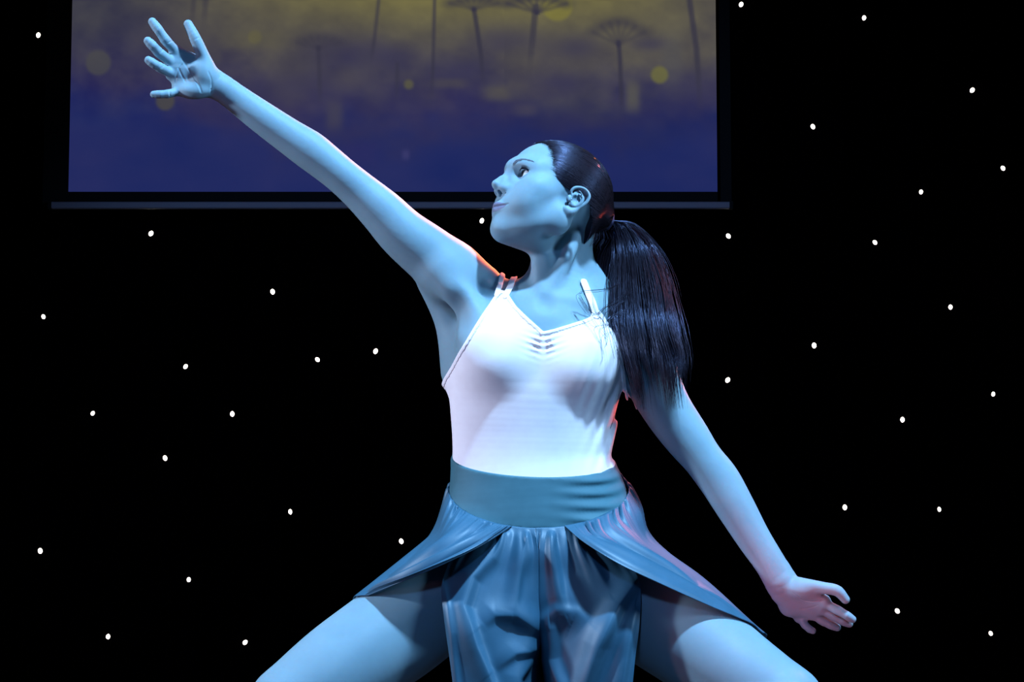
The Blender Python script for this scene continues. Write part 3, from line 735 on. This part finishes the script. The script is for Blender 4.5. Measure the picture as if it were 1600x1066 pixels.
for q in range(2600):
    s = rng.choice([-1, 1], p=[.3, .7]); z = rng.uniform(-60, 106); y = np.interp(z, hz, hy)+(rng.normal()*3.5+1 if rng.random() < .5 else -abs(rng.normal())*30)
    starts.append((s*75*math.sqrt(max(1-((z-34)/78.5)**2-((y+7)/97.5)**2, 0.002)), y, z))
starts = np.array(starts); M = 16
T = np.linspace(0, 1, M)[None, :, None]; Lh = starts[:, None]*(1-T)+TIEH*T
rad = np.linalg.norm((Lh-np.array([0,-7,34]))/np.array([76.5,97,78.5]), axis=2, keepdims=True)
Lh = np.where(rad < 1, np.array([0,-7,34])+(Lh-np.array([0,-7,34]))/rad, Lh)
Lw = (HC+(Lh*HS)@HR.T); pj = project(lambda p: SK.value(p), Lw.reshape(-1, 3), .001, 4, .01).reshape(Lw.shape)
pj = pj+rng.normal(0, .00035, (len(pj), 1, 1))*1.0
vv, qq = tubes(pj-root, (np.array([.00018]+[.00048]*(M-2)+[.0004])[None])*rng.uniform(.7, 1.3, (len(pj), 1)))
mesh_obj('hair_strands', vv, qq, HAIR, hair)['kind'] = 'stuff'
# elastic
dirT = H(*(TIEH+np.array([0,-20,2])))-TIEP; dirT /= np.linalg.norm(dirT)
e1 = np.cross(dirT, [0, 0, 1.0]); e1 /= np.linalg.norm(e1); e2 = np.cross(dirT, e1)
tor_v = []; tor_f = []
for q in range(28):
    t = q/28*2*math.pi; rr = .0145+.001*math.sin(5*t)
    for w in range(10):
        g_ = w/10*2*math.pi; tor_v.append(TIEP+(e1*math.cos(t)+e2*math.sin(t))*(rr+.0045*math.cos(g_))+dirT*.0055*math.sin(g_))
for q in range(28):
    for w in range(10): tor_f.append((q*10+w, ((q+1) % 28)*10+w, ((q+1) % 28)*10+(w+1) % 10, q*10+(w+1) % 10))
mesh_obj('hair_elastic', np.array(tor_v)-root, tor_f, TIE, hair)
def ponytail(n, guide_pts, width_l, width_r, depth, rad0, tips, jit):
    """strands from the elastic; guide: px, py, Y of the tail's middle, widths in px"""
    G = np.array(guide_pts, float); m = 26; tg = np.linspace(0, 1, len(G)); lines = []
    ncl = 38; cl = np.c_[rng.uniform(-1, 1, ncl), rng.uniform(-1, 1, ncl), rng.uniform(.78, 1.0, ncl), rng.uniform(0, 6.28, ncl), rng.uniform(-1, 1, ncl)]
    for q in range(n):
        c = cl[rng.integers(ncl)]; sp_ = rng.normal(0, .13, 2); off = c[0]+sp_[0]; dep = c[1]+sp_[1]
        end = c[2]*rng.uniform(.9, 1.04) if rng.random() < .85 else rng.uniform(.55, .95); T = np.linspace(0, min(end, 1.0), m)
        g = catmull(tg, G, T); wl = np.interp(T, tg, width_l); wr = np.interp(T, tg, width_r); dp = np.interp(T, tg, depth)
        wob = 5.5*np.sin(T*8+c[3])*T*c[4]+2.0*np.sin(T*19+c[3]*2)*T+jit*np.cumsum(rng.normal(0, 1, m))*0.35*T
        x = g[:, 0]+np.where(off < 0, wl, wr)*off+wob; yv = g[:, 2]+dp*dep; z = g[:, 1]+np.cumsum(rng.normal(0, .25, m))
        lines.append([P(a, b_, d_) for a, b_, d_ in zip(x, z, yv)])
    lines = np.array(lines)
    w = np.array([.9]*(m-6)+[.85,.75,.6,.45,.3,.12]); return tubes(lines-root, w[None]*rad0*rng.uniform(.7, 1.25, (len(lines), 1)))
tx, ty = unproj(TIEP); ty_ = TIEP[1]
print('tie at', tx, ty, ty_)
gp = [(tx,ty,ty_),(974,355,ty_+.012),(990,392,ty_+.01),(998,440,.0),(1003,500,-.055),(1016,560,-.085),(1030,640,-.085)]
vv, qq = ponytail(2600, gp, [9,16,26,36,40,40,30], [9,14,28,36,42,44,34], [.010,.016,.026,.032,.030,.026,.02], .00062, None, .5)
pony = mesh_obj('ponytail', vv, qq, HAIR, hair); pony['kind'] = 'stuff'
vv, qq = ponytail(900, [(tx,ty,ty_),(960,362,ty_+.02),(948,398,ty_+.03),(944,440,ty_+.03),(952,490,.02),(962,540,-.02)], [6,18,38,36,28,20], [6,14,24,30,26,20], [.01,.02,.026,.026,.02,.015], .0006, None, .7)
mesh_obj('ponytail_inner_strands', vv, qq, HAIR, hair)['kind'] = 'stuff'
vv, qq = ponytail(220, [(tx,ty,ty_),(976,352,ty_+.012),(994,392,ty_+.01),(1003,440,.0),(1010,500,-.055),(1022,560,-.085),(1036,650,-.085)], [10,20,34,46,52,54,52], [10,18,36,46,54,52,40], [.012,.02,.03,.04,.04,.036,.03], .0004, None, 2.2)
mesh_obj('flyaway_strands', vv, qq, HAIR, hair)['kind'] = 'stuff'
LS = []
for gl in ([(975,440,-.03),(950,452,-.075),(925,455,-.085),(906,458,-.085),(908,470,-.088),(920,487,-.093),(930,493,-.094)],
           [(990,455,-.05),(962,470,-.085),(945,482,-.09),(934,492,-.096),(928,480,-.092),(926,462,-.085),(922,452,-.075)],
           [(975,470,-.07),(945,490,-.1),(945,520,-.115),(948,540,-.12)],[(970,470,-.07),(938,488,-.1),(940,505,-.112),(950,530,-.12),(946,545,-.122)],
           [(985,480,-.08),(950,500,-.11),(955,530,-.12),(962,560,-.12)],[(905,462,-.086),(918,484,-.092),(932,508,-.108),(948,528,-.118)]):
    for w in range(3):
        g = np.array(gl)+np.r_[rng.normal(0, 1.6, 2), 0]; LS.append(PP(catmull(np.linspace(0, 1, len(g)), g, np.linspace(0, 1, 18))))
LS = np.array(LS); vv, qq = tubes(LS-root, np.linspace(.00045, .0002, 18)[None]*np.ones((len(LS), 1)))
mesh_obj('loose_strands', vv, qq, HAIR, hair)['kind'] = 'stuff'
print('hair', round(time.time()-T0, 1))

# ---- white camisole: a skin of cloth over the torso, cut along its neckline
def poly_sdf(x, z, poly):
    poly = np.asarray(poly); d = np.full(len(x), 1e9); ins = np.zeros(len(x), bool)
    for i in range(len(poly)):
        a, b_ = poly[i], poly[(i+1) % len(poly)]
        e = b_-a; wx, wz = x-a[0], z-a[1]; t = np.clip((wx*e[0]+wz*e[1])/(e@e), 0, 1); d = np.minimum(d, (wx-t*e[0])**2+(wz-t*e[1])**2)
        cr = (a[1] > z) != (b_[1] > z); xi = a[0]+(z-a[1])*(b_[0]-a[0])/np.where(b_[1] == a[1], 1e-9, b_[1]-a[1]); ins ^= cr & (x < xi)
    return np.where(ins, -1, 1)*np.sqrt(d)
def xz(l, Y): return np.array([P(a, b_, Y)[[0, 2]] for a, b_ in l])
front = xz([(600,790),(662,640),(690,588),(708,563),(727,535),(745,505),(760,480),(768,466),(774,456),(782,450),(792,452),(797,462),(807,478),(822,494),(838,509),(849,519),(866,515),(890,507),(912,499),(922,494),(927,484),(938,482),(946,492),(956,510),(966,532),(973,556),(978,580),(990,640),(1050,790)], -.085)
back = xz([(600,790),(662,640),(700,600),(740,560),(790,520),(850,505),(910,530),(960,570),(985,620),(1050,790)], .07)
gc = P(849,535,-.1); pl_top = [P(707,716,0), P(955,723,0), P(840,748,-.095)]; pl_bot = [P(703,769,0), P(978,767,0), P(840,832,-.108)]
def plane(p3): n = np.cross(p3[1]-p3[0], p3[2]-p3[0]); n /= np.linalg.norm(n); n = n if n[2] > 0 else -n; return n, n@p3[0]
nT, dT = plane(pl_top); nB, dB = plane(pl_bot)
wr = P(962,660,-.02)
def folds(p):
    """gather at the neckline and drag lines at the right side"""
    x, z = p[:, 0]-gc[0], p[:, 2]-gc[2]; m = np.exp(-(x/.026)**2-((z+.002)/.020)**2)*(p[:, 1] < 0)
    g = .0028*m*np.sin((z-0.35*np.abs(x))*2*np.pi/.0115)*np.clip(np.abs(x)/.006, .25, 1)
    t = (p[:, 0]-wr[0])*0.93+(p[:, 2]-wr[2])*-0.36
    m2 = np.exp(-((p[:, 0]-wr[0])/.045)**2-((p[:, 2]-wr[2])/.09)**2)
    return g+.0035*m2*np.sin(t*2*np.pi/.021)
def cut_line(p): return np.where(p[:, 1] < 0.02, poly_sdf(p[:, 0], p[:, 2], front), poly_sdf(p[:, 0], p[:, 2], back))
def shell(off, inner, region, relief=None):
    """cloth: a shell round the body, kept where region < 0"""
    def fn(p):
        d = body_fn(p)-np.float32(off); out = np.maximum(d, -d-np.float32(off+inner)); near_ = out < .02
        if near_.any():
            q = p[near_]
            if relief is not None: dd = d[near_]-relief(q).astype(np.float32); out[near_] = np.maximum(dd, -dd-np.float32(off+inner))
            out[near_] = np.maximum(out[near_], region(q))
        return out
    return fn
def cami_region(p): return np.maximum(cut_line(p), dB+.01-p@nB)
def bind_region(p):
    r = cut_line(p); return np.maximum(np.maximum(r, -.0075-r), np.maximum(P(0,640,-.09)[2]-p[:, 2], dB+.01-p@nB))
clo, chi = P(690,840,-.16), P(985,440,0); clo = np.array([clo[0]-.02, -.17, clo[2]]); chi = np.array([chi[0]+.02, .14, chi[2]])
cami = part_from(shell(.003, .008, cami_region, folds), clo, chi, .0025, 'camisole_top', WHITE, person, 1)
cami['label'] = 'white camisole top with gathered neckline'
part_from(shell(.0044, .006, bind_region, folds), clo, chi, .002, 'neckline_binding', WHITE, cami, 1)
def strap_fn(pl, w, off):
    pl = xz(pl, -.05)
    fn = shell(off, .006, lambda p: np.min([seg_d(p[:, 0], p[:, 2], *pl[i], *pl[i+1]) for i in range(len(pl)-1)], 0)-w)
    lo, hi = pl.min(0)-.012, pl.max(0)+.012
    return fn, np.array([lo[0], -.14, lo[1]]), np.array([hi[0], .12, hi[1]])
for pl, w in (([(776,462),(781,445),(785,424)],.0048),([(790,464),(797,448),(805,423)],.0056),([(932,494),(926,474),(917,450),(913,438)],.0066)):
    fn, lo, hi = strap_fn(pl, w, .0048); part_from(fn, lo, hi, .0016, 'strap', WHITE, cami, 1)
print('top', round(time.time()-T0, 1))

# ---- waistband
def band_relief(p): return .0022*np.exp(-((p[:, 0]-P(930,760,-.07)[0])/.05)**2)*np.sin((p@nT-dT)*2*np.pi/.02+(p[:, 0])*30)*(p[:, 1] < 0)
band_fn = shell(.0065, .005, lambda p: np.maximum(p@nT-dT, dB-p@nB), band_relief)
blo, bhi = P(680,850,0), P(1000,690,0); blo = np.array([blo[0], -.18, blo[2]]); bhi = np.array([bhi[0], .18, bhi[2]+.03])
skirt = empty('split_skirt', P(840,800,0)-np.array([0, 0, 0])); skirt.parent = person; skirt.location = np.array(skirt.location)-root
tag(skirt, 'slate blue split skirt with wide smooth waistband'); sk0 = P(840,800,0)
def skirt_part(name, V, Q, mat): return mesh_obj(name, V-sk0, Q, mat, skirt)
V_, Q_ = surface(band_fn, blo, bhi, .0025); skirt_part('waistband', relax(V_, Q_, 1), Q_, TEAL)

# ---- skirt panels: sheets stretched over rails that run from waist to hem
def sheet_mesh(rails, nu, nv, disp=None):
    R_ = []
    for r in rails:
        p = PP(r); t = np.r_[0, np.cumsum(np.linalg.norm(np.diff(p, axis=0), axis=1))]; t /= t[-1]
        R_.append(catmull(t, p, np.linspace(0, 1, nv)))
    R_ = np.array(R_); s = np.linspace(0, 1, len(rails)); ss = np.linspace(0, 1, nu)
    S_ = catmull(s, R_.reshape(len(rails), -1), ss).reshape(nu, nv, 3)
    gu = np.gradient(S_, axis=0); gv = np.gradient(S_, axis=1); n = np.cross(gu, gv); n /= np.maximum(np.linalg.norm(n, axis=2, keepdims=True), 1e-9)
    if n[nu//2, nv//3, 1] > 0: n = -n
    if disp is not None: S_ = S_+n*disp(ss[:, None], np.linspace(0, 1, nv)[None], S_)[..., None]
    idx = np.arange(nu*nv).reshape(nu, nv); Q = np.stack([idx[:-1, :-1], idx[1:, :-1], idx[1:, 1:], idx[:-1, 1:]], -1).reshape(-1, 4)
    return S_.reshape(-1, 3), Q
def push_out(V, margin):
    d = np.concatenate([body_fn(V[i:i+1500].astype(np.float32)) for i in range(0, len(V), 1500)]); m = np.flatnonzero(d < margin)
    if len(m): V = V.copy(); V[m] = project(lambda p: body_fn(p)-np.float32(margin), V[m], .002, 5, .02)
    return V
def W(th, out=0.0):
    t = math.radians(th); return (841-(137+out)*math.sin(t), 762+63*math.cos(t)*(1 if math.cos(t) > 0 else .9), -(.112+out/850)*math.cos(t)+.004)
def thick(o, t=.0016):
    m = o.modifiers.new('thickness', 'SOLIDIFY'); m.thickness = t; m.offset = -1; return o
def gather(s, t, n, amp, fade): return amp*(np.sin(2*np.pi*n*s+2.2*np.sin(7*s))+.5*np.sin(2*np.pi*n*1.7*s+3*np.sin(11*s)))*(.6+.4*np.sin(23*s))*np.exp(-(t/fade)**2)*np.clip(t/.02, 0, 1)
railsL = [[W(17,2),(745,857,-.172),(690,883,-.198),(630,908,-.182),(585,926,-.135),(560,937,-.095)],
          [W(24,3),(742,845,-.168),(690,872,-.192),(632,900,-.176),(587,921,-.128),(558,936,-.085)],
          [W(38,4),(730,830,-.135),(688,858,-.155),(636,888,-.140),(590,916,-.10),(556,937,-.065)],
          [W(62,4),(704,812,-.085),(682,843,-.110),(644,872,-.100),(598,908,-.07),(553,939,-.05)],
          [W(88,4),(690,795,-.005),(676,832,-.010),(654,860,-.02),(612,897,-.02),(554,941,-.02)],
          [W(118,4),(700,785,.075),(684,835,.085),(664,875,.075),(624,910,.045),(562,950,.02)]]
def dispL(s, t, S_):
    long = (.007*np.exp(-((s-.08)/.035)**2)-.006*np.exp(-((s-.17)/.03)**2)+.007*np.exp(-((s-.26)/.04)**2)-.006*np.exp(-((s-.36-.1*t)/.035)**2)+.005*np.exp(-((s-.47-.1*t)/.05)**2))*sstep(.02, .35, t)*sstep(1.0, .8, t)
    return long+gather(s, t, 15, .0034, .16)+.003*np.sin(2*np.pi*(2.5*s+.5*t))*sstep(.1, .4, t)*sstep(1, .7, t)*sstep(.3, .5, s)
V_, Q_ = sheet_mesh(railsL, 170, 110, dispL); V_ = push_out(V_, .004); thick(skirt_part('front_flap', V_, Q_, SKIRT))
railsR = [[W(-17,2),(914,849,-.172),(969,883,-.205),(1030,912,-.205),(1110,948,-.165),(1172,975,-.118),(1192,990,-.085)],
          [W(-24,3),(920,842,-.166),(980,875,-.195),(1040,905,-.190),(1118,944,-.148),(1175,974,-.095),(1194,990,-.075)],
          [W(-38,4),(940,834,-.135),(990,860,-.150),(1048,892,-.145),(1120,936,-.115),(1172,972,-.085),(1196,991,-.065)],
          [W(-62,4),(970,812,-.085),(1004,848,-.105),(1052,880,-.105),(1114,928,-.085),(1168,970,-.065),(1198,993,-.05)],
          [W(-88,4),(1000,795,-.005),(1012,838,-.010),(1040,864,-.02),(1092,902,-.025),(1155,957,-.03),(1198,994,-.03)],
          [W(-118,4),(996,785,.075),(1014,835,.085),(1034,870,.075),(1080,905,.045),(1145,958,.02),(1196,1000,.0)]]
def dispR(s, t, S_):
    long = -.010*np.exp(-((s-.42-.12*t)/.055)**2)*sstep(.05, .3, t)*sstep(.75, .55, t)+.004*np.exp(-((s-.30)/.06)**2)*sstep(.1, .3, t)*sstep(.9, .6, t)
    return long+gather(s, t, 15, .0034, .15)*sstep(.12, .3, s)+.003*np.sin(2*np.pi*(2.5*s+.5*t))*sstep(.1, .4, t)*sstep(1, .7, t)*sstep(.45, .6, s)
V_, Q_ = sheet_mesh(railsR, 170, 120, dispR); V_ = push_out(V_, .004); thick(skirt_part('front_flap', V_, Q_, SKIRT))
railsB = [[W(th, 4), (841-math.sin(math.radians(th))*165, 830, .135*-math.cos(math.radians(th))+.02), (841-math.sin(math.radians(th))*190, 930, .15*-math.cos(math.radians(th))+.03), (841-math.sin(math.radians(th))*190, 1010, .16*-math.cos(math.radians(th))+.03)] for th in (112, 135, 160, 180, 200, 225, 248)]
V_, Q_ = sheet_mesh(railsB, 120, 40, lambda s, t, S_: gather(s, t, 26, .004, .4)+.006*np.sin(2*np.pi*9*s)*t); thick(skirt_part('back_panel', V_, Q_, SKIRT))
def ridges(S_, lst):
    v_ = S_-CAM; z_ = v_@FWD; x = 800+F*(v_@RIGHT)/z_; y = 533-F*(v_@UP)/z_; out = np.zeros(x.shape)
    for (pts, w, amp) in lst:
        pts = np.array(pts, float); L = np.r_[0, np.cumsum(np.hypot(*np.diff(pts, axis=0).T))]; best = np.full(x.shape, 1e9); par = np.zeros(x.shape); sg = np.zeros(x.shape)
        for q in range(len(pts)-1):
            dx, dy = pts[q+1]-pts[q]; t = np.clip(((x-pts[q][0])*dx+(y-pts[q][1])*dy)/(dx*dx+dy*dy), 0, 1)
            ex, ey = x-pts[q][0]-t*dx, y-pts[q][1]-t*dy; d = np.hypot(ex, ey); m = d < best
            best = np.where(m, d, best); par = np.where(m, (L[q]+t*(L[q+1]-L[q]))/L[-1], par); sg = np.where(m, np.sign(dx*ey-dy*ex), sg)
        ww = np.where(sg > 0, w*1.7, w*.75); out += amp*np.exp(-(best/ww)**2)*np.sin(np.pi*np.clip(par*.86+.1, 0, 1))
    return out
ridL = [([(790,832),(768,872),(738,905),(724,950),(742,1010),(768,1075),(775,1130)],13,.018),([(822,832),(812,890),(806,930),(800,955)],9,.012),
        ([(842,985),(806,962),(772,962),(756,975)],12,.013),([(840,1010),(800,1020),(772,1045)],12,.010),([(832,1020),(806,1060),(796,1130)],13,.012),([(694,915),(708,990),(716,1080),(718,1140)],7,.008)]
ridR = [([(860,832),(868,880),(876,930),(884,955)],8,.012),([(996,905),(966,950),(938,1010),(918,1070),(908,1130)],12,.020),([(844,975),(872,955),(900,958),(918,972)],13,.007),
        ([(862,985),(866,1030),(880,1070),(885,1130)],11,.014),([(990,955),(978,1010),(968,1075),(962,1140)],9,.010),([(895,838),(925,880),(950,925)],11,.008)]
panL = [[W(-1.5,1),(846,860,-.122),(846,900,-.122),(846,940,-.122),(846,975,-.118),(848,1000,-.05),(848,1050,.02),(848,1120,.04),(848,1250,.04)],
        [W(4,1),(838,860,-.124),(838,900,-.126),(838,940,-.128),(838,980,-.124),(834,1030,-.100),(832,1120,-.09),(832,1250,-.09)],
        [W(10,1),(818,860,-.124),(812,900,-.130),(806,940,-.142),(803,980,-.142),(803,1030,-.140),(806,1120,-.135),(806,1250,-.13)],
        [W(22,1),(782,855,-.122),(765,898,-.136),(755,940,-.150),(754,980,-.162),(758,1030,-.160),(766,1120,-.155),(770,1250,-.15)],
        [W(34,1),(748,845,-.116),(722,890,-.134),(712,935,-.150),(715,980,-.166),(724,1030,-.166),(736,1120,-.16),(742,1250,-.15)],
        [W(44,1),(728,838,-.100),(700,882,-.122),(690,920,-.142),(696,970,-.158),(704,1030,-.160),(714,1120,-.155),(722,1250,-.15)]]
mir = lambda x: 1686-x
panR = [[(mir(a), b_, c_) for a, b_, c_ in r] for r in panL]
panR[-1] = [W(-44,1),(955,838,-.100),(985,882,-.122),(1000,920,-.142),(999,970,-.158),(992,1030,-.160),(984,1120,-.155),(976,1250,-.15)]
panR[-2] = [W(-34,1),(936,845,-.116),(964,890,-.134),(980,935,-.150),(978,980,-.166),(970,1030,-.166),(958,1120,-.16),(950,1250,-.15)]
panR[0] = [W(1.5,1),(838,860,-.118),(838,900,-.118),(838,940,-.118),(842,975,-.114),(852,1000,-.05),(853,1050,.02),(853,1120,.04),(853,1250,.04)]
panR[1] = [W(-4,1),(847,860,-.124),(847,900,-.126),(847,940,-.128),(850,980,-.124),(858,1030,-.100),(860,1120,-.09),(860,1250,-.09)]
for pan, rid in ((panL, ridL), (panR, ridR)):
    V_, Q_ = sheet_mesh(pan, 150, 190, lambda s, t, S_, rid=rid: (ridges(S_, rid)+gather(s, t, 6, .0035, .16))*sstep(0, .05, t)); thick(skirt_part('front_panel', V_, Q_, SKIRT))
print('skirt', round(time.time()-T0, 1))
